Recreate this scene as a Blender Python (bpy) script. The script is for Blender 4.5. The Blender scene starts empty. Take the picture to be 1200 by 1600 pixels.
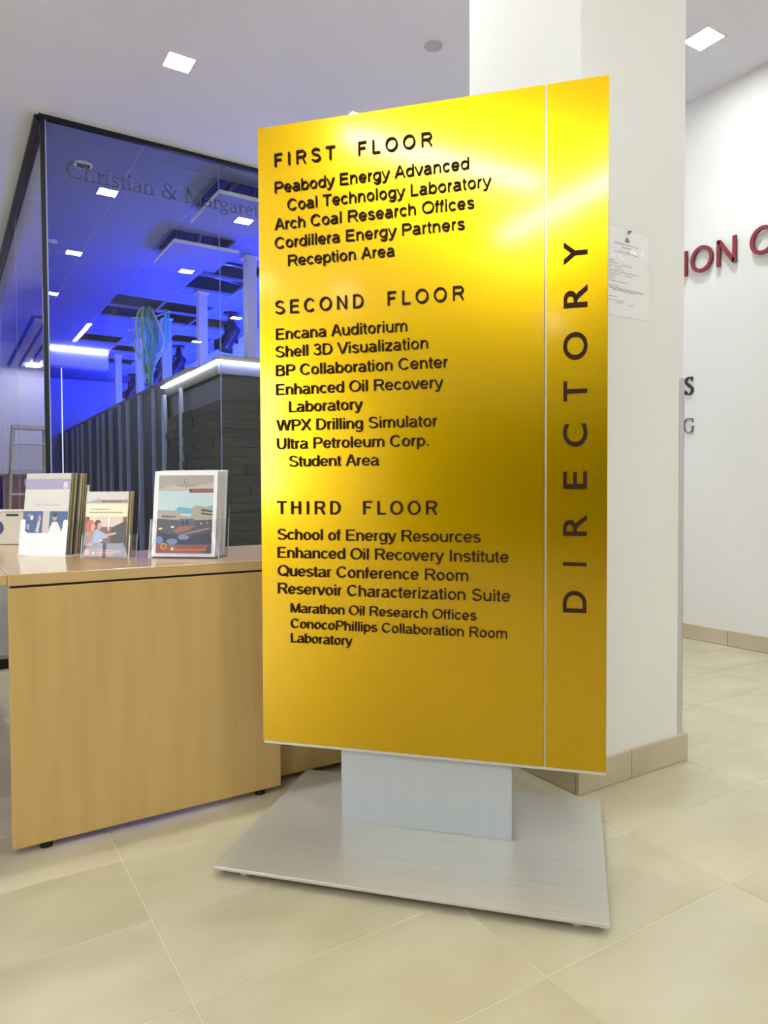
import bpy, bmesh, math, random, os
from mathutils import Vector, Matrix
random.seed(7)
SC = bpy.context.scene
COL = SC.collection
PI = math.pi

# ------------------------------------------------------------------ camera
cd = bpy.data.cameras.new('camera'); cam = bpy.data.objects.new('camera', cd); COL.objects.link(cam)
YAW, PITCH, ROLL = math.radians(57.8539), math.radians(1.5746), math.radians(-0.2613)
Fh = Vector((math.cos(YAW), math.sin(YAW), 0)); Rh = Vector((math.sin(YAW), -math.cos(YAW), 0)); Zh = Vector((0, 0, 1))
fw = math.cos(PITCH)*Fh - math.sin(PITCH)*Zh; up0 = math.sin(PITCH)*Fh + math.cos(PITCH)*Zh
rt = math.cos(ROLL)*Rh + math.sin(ROLL)*up0; up = -math.sin(ROLL)*Rh + math.cos(ROLL)*up0
cam.matrix_world = Matrix(((rt.x, up.x, -fw.x, 0), (rt.y, up.y, -fw.y, 0), (rt.z, up.z, -fw.z, 0.95), (0, 0, 0, 1)))
cd.sensor_fit = 'VERTICAL'; cd.sensor_height = 24.0; cd.lens = 1102.2*24.0/1600.0
cd.clip_start = 0.02; cd.clip_end = 100
SC.camera = cam

# ------------------------------------------------------------------ world, exposure
w = bpy.data.worlds.new('world'); SC.world = w; w.use_nodes = True
w.node_tree.nodes['Background'].inputs[0].default_value = (0.5, 0.5, 0.55, 1)
w.node_tree.nodes['Background'].inputs[1].default_value = 0.02
SC.view_settings.view_transform = 'Standard'; SC.view_settings.look = 'None'
SC.view_settings.gamma = 1; SC.view_settings.use_curve_mapping = False
SC.view_settings.exposure = 1.24
DOWN = 45.0       # strength of the downlight lenses
SPOT = 20.0       # watts of each downlight's beam
LINEAR = 32.0     # strength of the linear fixtures
BLUE = 25.0        # strength of the blue bars in the glazed room
try:
    SC.cycles.max_bounces = 10; SC.cycles.diffuse_bounces = 5; SC.cycles.glossy_bounces = 5
    SC.cycles.transparent_max_bounces = 16; SC.cycles.transmission_bounces = 6
    SC.cycles.sample_clamp_indirect = 6; SC.cycles.use_denoising = True
    SC.cycles.caustics_reflective = False; SC.cycles.caustics_refractive = False
except Exception: pass

# ------------------------------------------------------------------ materials
MT = {}
def lin(c):
    return tuple(((v/255)/12.92 if v/255 <= .04045 else ((v/255+.055)/1.055)**2.4) for v in c) + (1,)
def mat(name, rgb=(200, 200, 200), rough=.6, metal=0, emit=None, estr=0, coat=0, coat_rough=.1, ior=1.5, alpha=1):
    m = bpy.data.materials.new(name); m.use_nodes = True; MT[name] = m
    b = m.node_tree.nodes['Principled BSDF']
    b.inputs['Base Color'].default_value = lin(rgb); b.inputs['Roughness'].default_value = rough
    b.inputs['Metallic'].default_value = metal; b.inputs['IOR'].default_value = ior
    b.inputs['Coat Weight'].default_value = coat; b.inputs['Coat Roughness'].default_value = coat_rough
    if emit: b.inputs['Emission Color'].default_value = lin(emit); b.inputs['Emission Strength'].default_value = estr
    return m
def nd(m, t, **kw):
    n = m.node_tree.nodes.new(t)
    for k, v in kw.items():
        if hasattr(n, k): setattr(n, k, v)
        else: n.inputs[k].default_value = v
    return n
def lk(m, a, b): m.node_tree.links.new(a, b)
def noise_mat(name, c1, c2, scale=(1, 1, 1), nscale=4, rough=.6, bump=0, detail=6, rnd=0, metal=0, coat=0, coat_rough=.1, bscale=None, lo=.3, hi=.7):
    m = mat(name, c1, rough, metal, coat=coat, coat_rough=coat_rough); b = m.node_tree.nodes['Principled BSDF']
    tc = nd(m, 'ShaderNodeTexCoord'); mp = nd(m, 'ShaderNodeMapping'); mp.inputs['Scale'].default_value = scale
    lk(m, tc.outputs['Object'], mp.inputs[0])
    oi = nd(m, 'ShaderNodeObjectInfo')
    va = nd(m, 'ShaderNodeVectorMath', operation='ADD'); mu = nd(m, 'ShaderNodeMath', operation='MULTIPLY'); mu.inputs[1].default_value = 37.0
    lk(m, oi.outputs['Random'], mu.inputs[0]); lk(m, mp.outputs[0], va.inputs[0]); lk(m, mu.outputs[0], va.inputs[1])
    n = nd(m, 'ShaderNodeTexNoise'); n.inputs['Scale'].default_value = nscale; n.inputs['Detail'].default_value = detail
    lk(m, va.outputs[0], n.inputs['Vector'])
    r = nd(m, 'ShaderNodeValToRGB'); r.color_ramp.elements[0].position = lo; r.color_ramp.elements[1].position = hi
    r.color_ramp.elements[0].color = lin(c1); r.color_ramp.elements[1].color = lin(c2)
    lk(m, n.outputs['Fac'], r.inputs[0])
    out = r.outputs[0]
    if rnd:
        h = nd(m, 'ShaderNodeHueSaturation'); mr = nd(m, 'ShaderNodeMapRange')
        mr.inputs['To Min'].default_value = 1-rnd; mr.inputs['To Max'].default_value = 1+rnd
        lk(m, oi.outputs['Random'], mr.inputs[0]); lk(m, mr.outputs[0], h.inputs['Value']); lk(m, out, h.inputs['Color']); out = h.outputs[0]
    lk(m, out, b.inputs['Base Color'])
    if bump:
        bm_ = nd(m, 'ShaderNodeBump'); bm_.inputs['Strength'].default_value = bump; bm_.inputs['Distance'].default_value = .003
        n2 = nd(m, 'ShaderNodeTexNoise'); n2.inputs['Scale'].default_value = bscale or nscale*6; lk(m, va.outputs[0], n2.inputs['Vector'])
        lk(m, n2.outputs['Fac'], bm_.inputs['Height']); lk(m, bm_.outputs[0], b.inputs['Normal'])
    return m
def glass_mat(name, tint, ior=1.5, rough=0.0):
    m = bpy.data.materials.new(name); m.use_nodes = True; MT[name] = m; nt = m.node_tree; nt.nodes.clear()
    o = nt.nodes.new('ShaderNodeOutputMaterial'); tr = nt.nodes.new('ShaderNodeBsdfTransparent'); tr.inputs[0].default_value = tint
    gl = nt.nodes.new('ShaderNodeBsdfGlossy'); gl.inputs['Roughness'].default_value = rough
    gl.inputs['Color'].default_value = (1, 1, 1, 1)
    fr = nt.nodes.new('ShaderNodeFresnel'); fr.inputs[0].default_value = ior
    ge = nt.nodes.new('ShaderNodeNewGeometry'); s = nt.nodes.new('ShaderNodeMath'); s.operation = 'SUBTRACT'; s.inputs[0].default_value = 1
    nt.links.new(ge.outputs['Backfacing'], s.inputs[1])
    mu = nt.nodes.new('ShaderNodeMath'); mu.operation = 'MULTIPLY'; nt.links.new(fr.outputs[0], mu.inputs[0]); nt.links.new(s.outputs[0], mu.inputs[1])
    mx = nt.nodes.new('ShaderNodeMixShader'); nt.links.new(mu.outputs[0], mx.inputs[0]); nt.links.new(tr.outputs[0], mx.inputs[1]); nt.links.new(gl.outputs[0], mx.inputs[2])
    nt.links.new(mx.outputs[0], o.inputs[0]); return m

noise_mat('wall_paint', (230, 229, 224), (233, 232, 227), nscale=2, rough=.62, bump=.05, bscale=220)
noise_mat('ceiling_paint', (236, 236, 247), (239, 239, 250), nscale=2, rough=.75)
mat('dark_wall', (60, 44, 34), .5)
noise_mat('floor_tile', (178, 168, 137), (196, 187, 157), scale=(1.2, 2.2, 1), nscale=2.6, rough=.36, rnd=.035, bump=.03, bscale=60)
mat('grout', (208, 200, 176), .8)
noise_mat('base_tile', (190, 176, 148), (205, 192, 164), nscale=4, rough=.4, rnd=.03)
noise_mat('maple', (198, 165, 102), (189, 154, 91), scale=(14, 14, 1.1), nscale=1.6, rough=.38, detail=8, coat=.25, coat_rough=.2)
noise_mat('maple_top', (200, 168, 114), (191, 157, 101), scale=(1.1, 14, 14), nscale=1.6, rough=.3, detail=8, coat=.6, coat_rough=.12)
mat('dark_gap', (30, 18, 12), .8)
mat('black_rubber', (22, 22, 24), .6)
mat('black_metal', (20, 20, 22), .45, .3)
mat('dark_channel', (14, 14, 24), .4, 0)
noise_mat('brushed_aluminium', (194, 191, 180), (185, 182, 171), scale=(3, 120, 3), nscale=1.0, rough=.38, metal=.35, bump=.02)
noise_mat('brushed_post', (184, 188, 190), (181, 185, 187), scale=(60, 60, 2), nscale=1.0, rough=.42, metal=.4)
mat('alu_edge', (212, 210, 208), .35, .6)
noise_mat('gold_panel', (204, 164, 0), (198, 158, 0), nscale=300, rough=.29, metal=1.0, coat=.4, coat_rough=.11, lo=.45, hi=.55)
MT['gold_panel'].node_tree.nodes['Principled BSDF'].inputs['Coat IOR'].default_value = 1.65
mat('sign_letter', (50, 28, 12), .7); MT['sign_letter'].node_tree.nodes['Principled BSDF'].inputs['Specular IOR Level'].default_value = .15
mat('glass_letter', (62, 62, 78), .5)
mat('maroon', (136, 40, 48), .5)
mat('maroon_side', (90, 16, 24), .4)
mat('charcoal', (50, 50, 52), .5)
mat('mid_grey_letter', (110, 110, 112), .5)
mat('paper', (240, 238, 243), .55)
mat('white_paper', (238, 238, 238), .5)
mat('lens', (255, 255, 255), .5, emit=(246, 252, 255), estr=DOWN)
mat('linear_lens', (255, 255, 255), .5, emit=(246, 252, 255), estr=LINEAR)
mat('daylit', (240, 245, 250), .5, emit=(244, 248, 255), estr=5.0)
mat('led_strip', (255, 255, 255), .5, emit=(245, 246, 255), estr=9.0)
mat('led_faint', (255, 255, 255), .5, emit=(215, 225, 255), estr=.5)
mat('blue_lens', (40, 60, 255), .5, emit=(46, 66, 255), estr=BLUE)
mat('white_trim', (232, 230, 226), .5)
mat('speaker_grey', (196, 194, 196), .6)
mat('corner_guard', (190, 190, 188), .35)
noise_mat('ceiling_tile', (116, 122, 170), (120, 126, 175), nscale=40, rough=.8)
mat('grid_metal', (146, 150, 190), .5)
mat('plenum', (26, 26, 26), .9)
mat('duct_metal', (150, 155, 170), .35, .8)
mat('white_column', (226, 224, 216), .55)
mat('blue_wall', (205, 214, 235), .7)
noise_mat('stone', (50, 45, 37), (24, 23, 21), scale=(2, 2, 6), nscale=5, rough=.85, rnd=.25, bump=.9, bscale=30)
mat('dark_panel', (13, 13, 16), .4)
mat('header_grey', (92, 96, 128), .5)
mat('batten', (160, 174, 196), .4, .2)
mat('dark_carpet', (48, 46, 50), .95)
mat('dark_cap', (70, 66, 62), .5)
glass_mat('pane_glass', (.93, .95, .97, 1))
glass_mat('acrylic', (.95, .95, .97, 1), 1.25)
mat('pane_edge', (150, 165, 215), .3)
glass_mat('film', (.97, .97, .95, 1), 1.7, .12)
mat('acrylic_edge', (205, 202, 228), .2)
mat('glare_white', (242, 248, 250), .3, emit=None)  # clear acrylic pocket, its glare painted in as opaque white
mat('fibreglass', (224, 214, 140), .5)
mat('brown_wood', (186, 146, 102), .5)
mat('cabinet_grey', (172, 172, 176), .5)
noise_mat('cardboard_white', (212, 208, 196), (206, 202, 190), nscale=3, rough=.7)
mat('blue_emblem', (62, 74, 120), .5)
mat('cable_cyan', (130, 225, 140), .35)
mat('cable_blue', (120, 190, 150), .35)
mat('cable_pale', (225, 240, 150), .35)
mat('slat_lilac', (176, 170, 186), .6)
mat('slat_gap', (58, 52, 92), .7)
mat('dark_furniture', (56, 46, 38), .5)
for k, c in dict(p_grey=(168, 160, 150), p_grey2=(188, 182, 174), p_red=(140, 32, 36), p_sky=(188, 210, 214), p_sky2=(110, 170, 196), p_dark=(48, 48, 62), p_dark2=(72, 70, 78),
                 p_bldg=(168, 160, 142), p_bldg2=(92, 92, 102), p_orange=(164, 74, 40), p_gold=(206, 148, 40), p_ltblue=(118, 146, 198), p_brick=(150, 96, 80), p_cream=(234, 226, 190),
                 p_photo=(112, 74, 52), p_hair=(190, 92, 44), p_skin=(222, 160, 124), p_blackhair=(40, 28, 24), p_shirt=(160, 176, 206), p_tan=(172, 142, 124), p_screen=(32, 30, 30),
                 p_white=(236, 236, 236), p_ink=(70, 70, 74), p_olive=(150, 140, 92), p_lilac=(168, 166, 198), p_pale=(222, 220, 216), p_navy=(84, 108, 160), p_khaki=(176, 160, 120),
                 p_green=(60, 96, 74), p_palegrey=(206, 204, 198), p_pink=(196, 158, 160), p_ltwall=(214, 196, 180)).items():
    mat(k, c, .35)

# ------------------------------------------------------------------ mesh helpers
class MB:
    def __init__(s): s.v = []; s.f = []; s.mi = []; s.mats = []
    def m(s, name):
        if name not in s.mats: s.mats.append(name)
        return s.mats.index(name)
    def poly(s, pts, mt):
        i = len(s.v); s.v += [tuple(p) for p in pts]; s.f.append(tuple(range(i, i+len(pts)))); s.mi.append(s.m(mt)); return s
    def faces(s, vs, fs, mt):
        i = len(s.v); s.v += [tuple(p) for p in vs]; k = s.m(mt)
        for f in fs: s.f.append(tuple(j+i for j in f)); s.mi.append(k)
        return s
    def box(s, x0, x1, y0, y1, z0, z1, mt, b=0):
        if b <= 0:
            vs = [(x, y, z) for z in (z0, z1) for y in (y0, y1) for x in (x0, x1)]
            return s.faces(vs, [(0, 2, 3, 1), (4, 5, 7, 6), (0, 1, 5, 4), (2, 6, 7, 3), (0, 4, 6, 2), (1, 3, 7, 5)], mt)
        bm = bmesh.new(); bmesh.ops.create_cube(bm, size=1)
        for v in bm.verts: v.co = ((x0+x1)/2+v.co.x*(x1-x0), (y0+y1)/2+v.co.y*(y1-y0), (z0+z1)/2+v.co.z*(z1-z0))
        bmesh.ops.bevel(bm, geom=bm.edges[:], offset=b, segments=2, affect='EDGES', profile=.5)
        return s.bm(bm, mt)
    def bm(s, bm, mt):
        bm.verts.index_update(); s.faces([v.co[:] for v in bm.verts], [[v.index for v in f.verts] for f in bm.faces], mt); bm.free(); return s
    def cyl(s, p0, p1, r0, mt, r1=None, n=20, caps=True):
        p0 = Vector(p0); p1 = Vector(p1); r1 = r0 if r1 is None else r1; d = (p1-p0).normalized()
        a = d.orthogonal().normalized(); b = d.cross(a)
        vs = [p0+r0*(math.cos(t)*a+math.sin(t)*b) for t in [2*PI*i/n for i in range(n)]]+[p1+r1*(math.cos(t)*a+math.sin(t)*b) for t in [2*PI*i/n for i in range(n)]]
        fs = [(i, (i+1) % n, n+(i+1) % n, n+i) for i in range(n)]
        if caps: fs += [tuple(range(n))[::-1], tuple(range(n, 2*n))]
        return s.faces(vs, fs, mt)
    def tube(s, pts, r, mt, n=8):
        pts = [Vector(p) for p in pts]; vs = []; fs = []
        for i, p in enumerate(pts):
            d = (pts[min(i+1, len(pts)-1)]-pts[max(i-1, 0)]).normalized()
            a = d.cross(Vector((.3, .9, .2))).normalized(); b = d.cross(a)
            vs += [p+r*(math.cos(2*PI*k/n)*a+math.sin(2*PI*k/n)*b) for k in range(n)]
        for i in range(len(pts)-1):
            for k in range(n): fs.append((i*n+k, i*n+(k+1) % n, (i+1)*n+(k+1) % n, (i+1)*n+k))
        fs += [tuple(range(n))[::-1], tuple(range((len(pts)-1)*n, len(pts)*n))]
        return s.faces(vs, fs, mt)
    def prism(s, poly, fn, h, mt, mt_side=None):      # 2-D polygon -> fn(u, v, depth)
        n = len(poly)
        s.faces([fn(u, v, h) for u, v in poly], [tuple(range(n))], mt)
        vs = [fn(u, v, h) for u, v in poly]+[fn(u, v, 0) for u, v in poly]
        return s.faces(vs, [(i, i+n, (i+1) % n+n, (i+1) % n) for i in range(n)], mt_side or mt)
    def build(s, name, parent=None, fix=True, smooth=False):
        me = bpy.data.meshes.new(name); me.from_pydata(s.v, [], s.f)
        for k in s.mats: me.materials.append(MT[k])
        me.polygons.foreach_set('material_index', s.mi)
        if fix:
            bm = bmesh.new(); bm.from_mesh(me); bmesh.ops.recalc_face_normals(bm, faces=bm.faces[:]); bm.to_mesh(me); bm.free()
        if smooth:
            me.polygons.foreach_set('use_smooth', [True]*len(me.polygons))
        me.update(); o = bpy.data.objects.new(name, me); COL.objects.link(o)
        if parent: o.parent = parent
        return o
def thing(name, label, cat, loc=(0, 0, 0), rz=0, group=None):
    o = bpy.data.objects.new(name, None); COL.objects.link(o); o.empty_display_size = .05
    o.location = loc; o.rotation_euler = (0, 0, rz); o['label'] = label; o['category'] = cat
    if group: o['group'] = group
    return o
def tag(o, label, cat, group=None):
    o['label'] = label; o['category'] = cat
    if group: o['group'] = group
    return o
def struct(o, label=None):
    o['kind'] = 'structure'
    if label: o['label'] = label
    return o
def copy_tree(o, parent=None):
    c = o.copy(); COL.objects.link(c)
    if parent: c.parent = parent
    for ch in list(o.children): copy_tree(ch, c)
    return c

# ------------------------------------------------------------------ lettering
GC = {}
def ext(vs): return (min(v[0] for v in vs), max(v[0] for v in vs), min(v[1] for v in vs), max(v[1] for v in vs))
def text_mesh(body):
    c = bpy.data.curves.new('t', 'FONT'); c.body = body; c.size = 1; c.resolution_u = 5; c.offset = .012
    o = bpy.data.objects.new('t', c); COL.objects.link(o); bpy.context.view_layer.update()
    dg = bpy.context.evaluated_depsgraph_get(); e = o.evaluated_get(dg); me = e.to_mesh()
    vs = [tuple(v.co[:2]) for v in me.vertices]; fs = [tuple(p.vertices) for p in me.polygons]
    e.to_mesh_clear(); bpy.data.objects.remove(o); bpy.data.curves.remove(c)
    return vs, fs
SW, XH = .118, .73           # stroke width and x-height, cap height 1
def ea(cx, cy, rx, ry, a0, a1, n=None):
    n = n or max(4, int(abs(a1-a0)/13)); return [(cx+rx*math.cos(math.radians(a0+(a1-a0)*i/n)), cy+ry*math.sin(math.radians(a0+(a1-a0)*i/n))) for i in range(n+1)]
_h = SW/2; _t = 1-_h; _x = XH-_h
def bowl(cx, cy=XH/2, rx=.262, a0=0, a1=360): return ea(cx, cy, rx, XH/2-_h+.008, a0, a1)
G0 = {   # advance, centre-line strokes
 'A': (.93, [[(.085, 0), (.44, 1)], [(.85, 0), (.49, 1)], [(.22, .34), (.72, .34)]]),
 'B': (.93, [[(.16, 0), (.16, 1)], [(.16, _t), (.50, _t)]+ea(.52, .76, .22, .185+.0, 90, -90)+[(.16, .55)], [(.16, .55-.0), (.54, .55)]+ea(.56, .30, .245, .245, 90, -90)+[(.16, _h)]]),
 'C': (1.0, [ea(.52, .5, .40, .452, 38, 322)]),
 'D': (1.0, [[(.165, 0), (.165, 1)], [(.165, _t), (.46, _t)]+ea(.46, .5, .40, .441, 90, -90)+[(.165, _h)]]),
 'E': (.93, [[(.175, 0), (.175, 1)], [(.175, _t), (.82, _t)], [(.175, .52), (.77, .52)], [(.175, _h), (.84, _h)]]),
 'F': (.85, [[(.175, 0), (.175, 1)], [(.175, _t), (.79, _t)], [(.175, .52), (.70, .52)]]),
 'G': (1.08, [ea(.53, .5, .42, .452, 42, 318), [(.58, .45), (.93, .45)], [(.92, .47), (.92, .12)]]),
 'H': (1.0, [[(.17, 0), (.17, 1)], [(.83, 0), (.83, 1)], [(.17, .53), (.83, .53)]]),
 'I': (.387, [[(.194, 0), (.194, 1)]]),
 'L': (.774, [[(.165, 0), (.165, 1)], [(.165, _h), (.73, _h)]]),
 'M': (1.16, [[(.16, 0), (.16, 1)], [(1.0, 0), (1.0, 1)], [(.17, 1), (.56, .03)], [(.99, 1), (.60, .03)]]),
 'N': (1.0, [[(.165, 0), (.165, 1)], [(.835, 0), (.835, 1)], [(.18, .97), (.82, .03)]]),
 'O': (1.08, [ea(.54, .5, .435, .452, 0, 360)]),
 'P': (.93, [[(.17, 0), (.17, 1)], [(.17, _t), (.55, _t)]+ea(.57, .705, .24, .236, 90, -90)+[(.17, .469)]]),
 'Q': (1.08, [ea(.54, .5, .435, .452, 0, 360), [(.62, .24), (.96, -.03)]]),
 'R': (1.0, [[(.17, 0), (.17, 1)], [(.17, _t), (.60, _t)]+ea(.62, .72, .24, .221, 90, -90)+[(.17, .499)], [(.56, .47), (.68, .36), (.90, 0)]]),
 'S': (.93, [ea(.465, .735, .30, .215, 22, 235)+[(.38, .545), (.56, .475)]+ea(.475, .265, .335, .218, 62, -165)]),
 'T': (.85, [[(.425, 0), (.425, 1)], [(.03, _t), (.82, _t)]]),
 'U': (1.0, [[(.165, 1), (.165, .38)]+ea(.5, .38, .335, .335, 180, 360)+[(.835, 1)]]),
 'V': (.93, [[(.06, 1), (.45, 0)], [(.87, 1), (.48, 0)]]),
 'W': (1.315, [[(.07, 1), (.35, .02)], [(.36, .02), (.64, 1)], [(.67, 1), (.95, .02)], [(.96, .02), (1.245, 1)]]),
 'X': (.93, [[(.09, 0), (.84, 1)], [(.09, 1), (.84, 0)]]),
 'Y': (.93, [[(.06, 1), (.465, .42)], [(.87, 1), (.465, .42)], [(.465, .46), (.465, 0)]]),
 '3': (.774, [ea(.38, .76, .245, .19, 160, -80)+[(.32, .565)], [(.32, .56)]+ea(.38, .285, .275, .24, 78, -165)]),
 'a': (.774, [ea(.37, .53, .235, .155, 160, 0)+[(.605, .12), (.66, .04), (.72, .05)], [(.60, .44)]+[(.50, .41), (.30, .37)]+ea(.27, .20, .165, .155, 110, 275)+ea(.34, .30, .265, .26, 275, 355)]),
 'b': (.774, [[(.135, 0), (.135, 1)], bowl(.405)]),
 'c': (.696, [ea(.375, XH/2, .262, XH/2-_h+.008, 40, 320)]),
 'd': (.774, [[(.64, 0), (.64, 1)], bowl(.37)]),
 'e': (.774, [[(.12, .36), (.655, .36)], ea(.385, XH/2, .272, XH/2-_h+.008, 2, 325)]),
 'f': (.387, [[(.17, 0), (.17, .83)]+ea(.30, .82, .13, .125, 180, 85), [(.02, _x), (.35, _x)]]),
 'g': (.774, [bowl(.37), [(.64, XH), (.64, .02)]+ea(.38, -.05, .26, .19, 10, -150)]),
 'h': (.774, [[(.145, 0), (.145, 1)], ea(.385, .45, .24, .228, 180, 0)+[(.625, 0)]]),
 'i': (.31, [[(.155, 0), (.155, XH)], [(.155, .86), (.155, 1)]]),
 'l': (.31, [[(.155, 0), (.155, 1)]]),
 'm': (1.16, [[(.145, 0), (.145, XH)], ea(.355, .47, .21, .208, 180, 0)+[(.565, 0)], ea(.79, .47, .225, .208, 180, 0)+[(1.015, 0)]]),
 'n': (.774, [[(.145, 0), (.145, XH)], ea(.385, .45, .24, .228, 180, 0)+[(.625, 0)]]),
 'o': (.774, [bowl(.387)]),
 'p': (.774, [[(.135, -.28), (.135, XH)], bowl(.405)]),
 'r': (.464, [[(.15, 0), (.15, XH)], ea(.36, .45, .21, .225, 180, 80)]),
 's': (.696, [ea(.345, .535, .215, .145, 20, 235)+[(.29, .395), (.42, .35)]+ea(.355, .20, .235, .152, 62, -165)]),
 't': (.387, [[(.17, .92), (.17, .16)]+ea(.27, .155, .10, .105, 180, 275)+[(.34, .05)], [(.02, _x), (.34, _x)]]),
 'u': (.774, [[(.14, XH), (.14, .28)]+ea(.38, .28, .24, .228, 180, 360), [(.63, 0), (.63, XH)]]),
 'v': (.696, [[(.05, XH), (.335, 0)], [(.645, XH), (.36, 0)]]),
 'w': (1.0, [[(.05, XH), (.27, .01)], [(.28, .01), (.49, XH)], [(.51, XH), (.72, .01)], [(.73, .01), (.95, XH)]]),
 'y': (.696, [[(.05, XH), (.345, .02)], [(.645, XH), (.36, -.04), (.30, -.18), (.20, -.225), (.08, -.215)]]),
 'z': (.696, [[(.06, _x), (.62, _x)], [(.61, _x-.02), (.09, _h+.02)], [(.06, _h), (.63, _h)]]),
 '.': (.387, [[(.194, 0), (.194, .14)]])}
def stroke_glyph(strokes, wd):
    vs = []; fs = []
    for pts in strokes:
        closed = len(pts) > 6 and math.hypot(pts[0][0]-pts[-1][0], pts[0][1]-pts[-1][1]) < 1e-6
        n = len(pts); base = len(vs)
        for i, (u, v) in enumerate(pts):
            if closed: a = pts[(i-1) % (n-1)] if i % (n-1) else pts[n-2]; b = pts[(i+1) % (n-1)]
            else: a = pts[max(i-1, 0)]; b = pts[min(i+1, n-1)]
            dx, dy = b[0]-a[0], b[1]-a[1]; l = math.hypot(dx, dy) or 1
            k = wd/2
            vs.append((u-dy/l*k, v+dx/l*k)); vs.append((u+dy/l*k, v-dx/l*k))
        for i in range(n-1): q = base+2*i; fs.append((q, q+1, q+3, q+2))
    return vs, fs
def glyph(ch, which='grotesque', wd=SW):
    k = (ch, which, wd)
    if k in GC: return GC[k]
    if which == 'grotesque':
        GC[('cap', which)] = 1.0
        if ch not in G0: GC[k] = ([], [], .387)
        else: GC[k] = stroke_glyph(G0[ch][1], wd)+(G0[ch][0],)
    else:
        vs, fs = text_mesh(ch); GC[('cap', which)] = ext(text_mesh('H')[0])[3]; GC[k] = (vs, fs, ext(vs)[1])
    return GC[k]
def solid(mb, vs, fs, fn, h, mt, mt_side=None):
    # front faces plus side walls on boundary edges
    edges = {}
    for f in fs:
        for a, b in zip(f, f[1:]+f[:1]): edges[(a, b)] = edges.get((a, b), 0)+1
    mb.faces([fn(u, v, h) for u, v in vs], fs, mt)
    if h:
        key = {}
        for (a, b) in edges:
            ka = (round(vs[a][0], 5), round(vs[a][1], 5)); kb = (round(vs[b][0], 5), round(vs[b][1], 5)); key[(ka, kb)] = (a, b)
        for (ka, kb), (a, b) in key.items():
            if (kb, ka) not in key:
                mb.faces([fn(*vs[a], h), fn(*vs[b], h), fn(*vs[b], 0), fn(*vs[a], 0)], [(0, 1, 2, 3)], mt_side or mt)
def text_line(mb, s, x0, x1, base, cap, fn, h, mt, which='grotesque', mt_side=None, wd=SW):
    """lay s from x0 to x1 on baseline base"""
    gl = [glyph(c, which, wd) for c in s]; sy = cap/GC[('cap', which)]
    first = ext(gl[0][0])[0]; last = ext(gl[-1][0])[1]
    sx = (x1-x0)/(sum(g[2] for g in gl[:-1])+last-first); x = x0-first*sx
    for g in gl:
        if g[0]: solid(mb, [(x+u*sx, base+v*sy) for u, v in g[0]], g[1], fn, h, mt, mt_side)
        x += g[2]*sx
def brush(mb, pts, fn, h, mt):
    """pts = [(u, v, width)]: a stroke of varying width"""
    L = []; Rr = []
    for i, (u, v, wd) in enumerate(pts):
        a = pts[max(i-1, 0)]; b = pts[min(i+1, len(pts)-1)]; dx = b[0]-a[0]; dy = b[1]-a[1]; l = math.hypot(dx, dy) or 1
        L.append((u-dy/l*wd/2, v+dx/l*wd/2)); Rr.append((u+dy/l*wd/2, v-dx/l*wd/2))
    for i in range(len(pts)-1):
        solid(mb, [L[i], Rr[i], Rr[i+1], L[i+1]], [(0, 1, 2, 3)], fn, h, mt)
def arc(cx, cy, rx, ry, a0, a1, thin, thick, n=22):
    o = []
    for i in range(n+1):
        t = math.radians(a0+(a1-a0)*i/n); o.append((cx+rx*math.cos(t), cy+ry*math.sin(t), thin+(thick-thin)*abs(math.cos(t))**1.3))
    return o
def serif(x, y, wd=.3, t=.035): return [(x-wd/2, y, t), (x+wd/2, y, t)]
K, T = .12, .04
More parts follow.
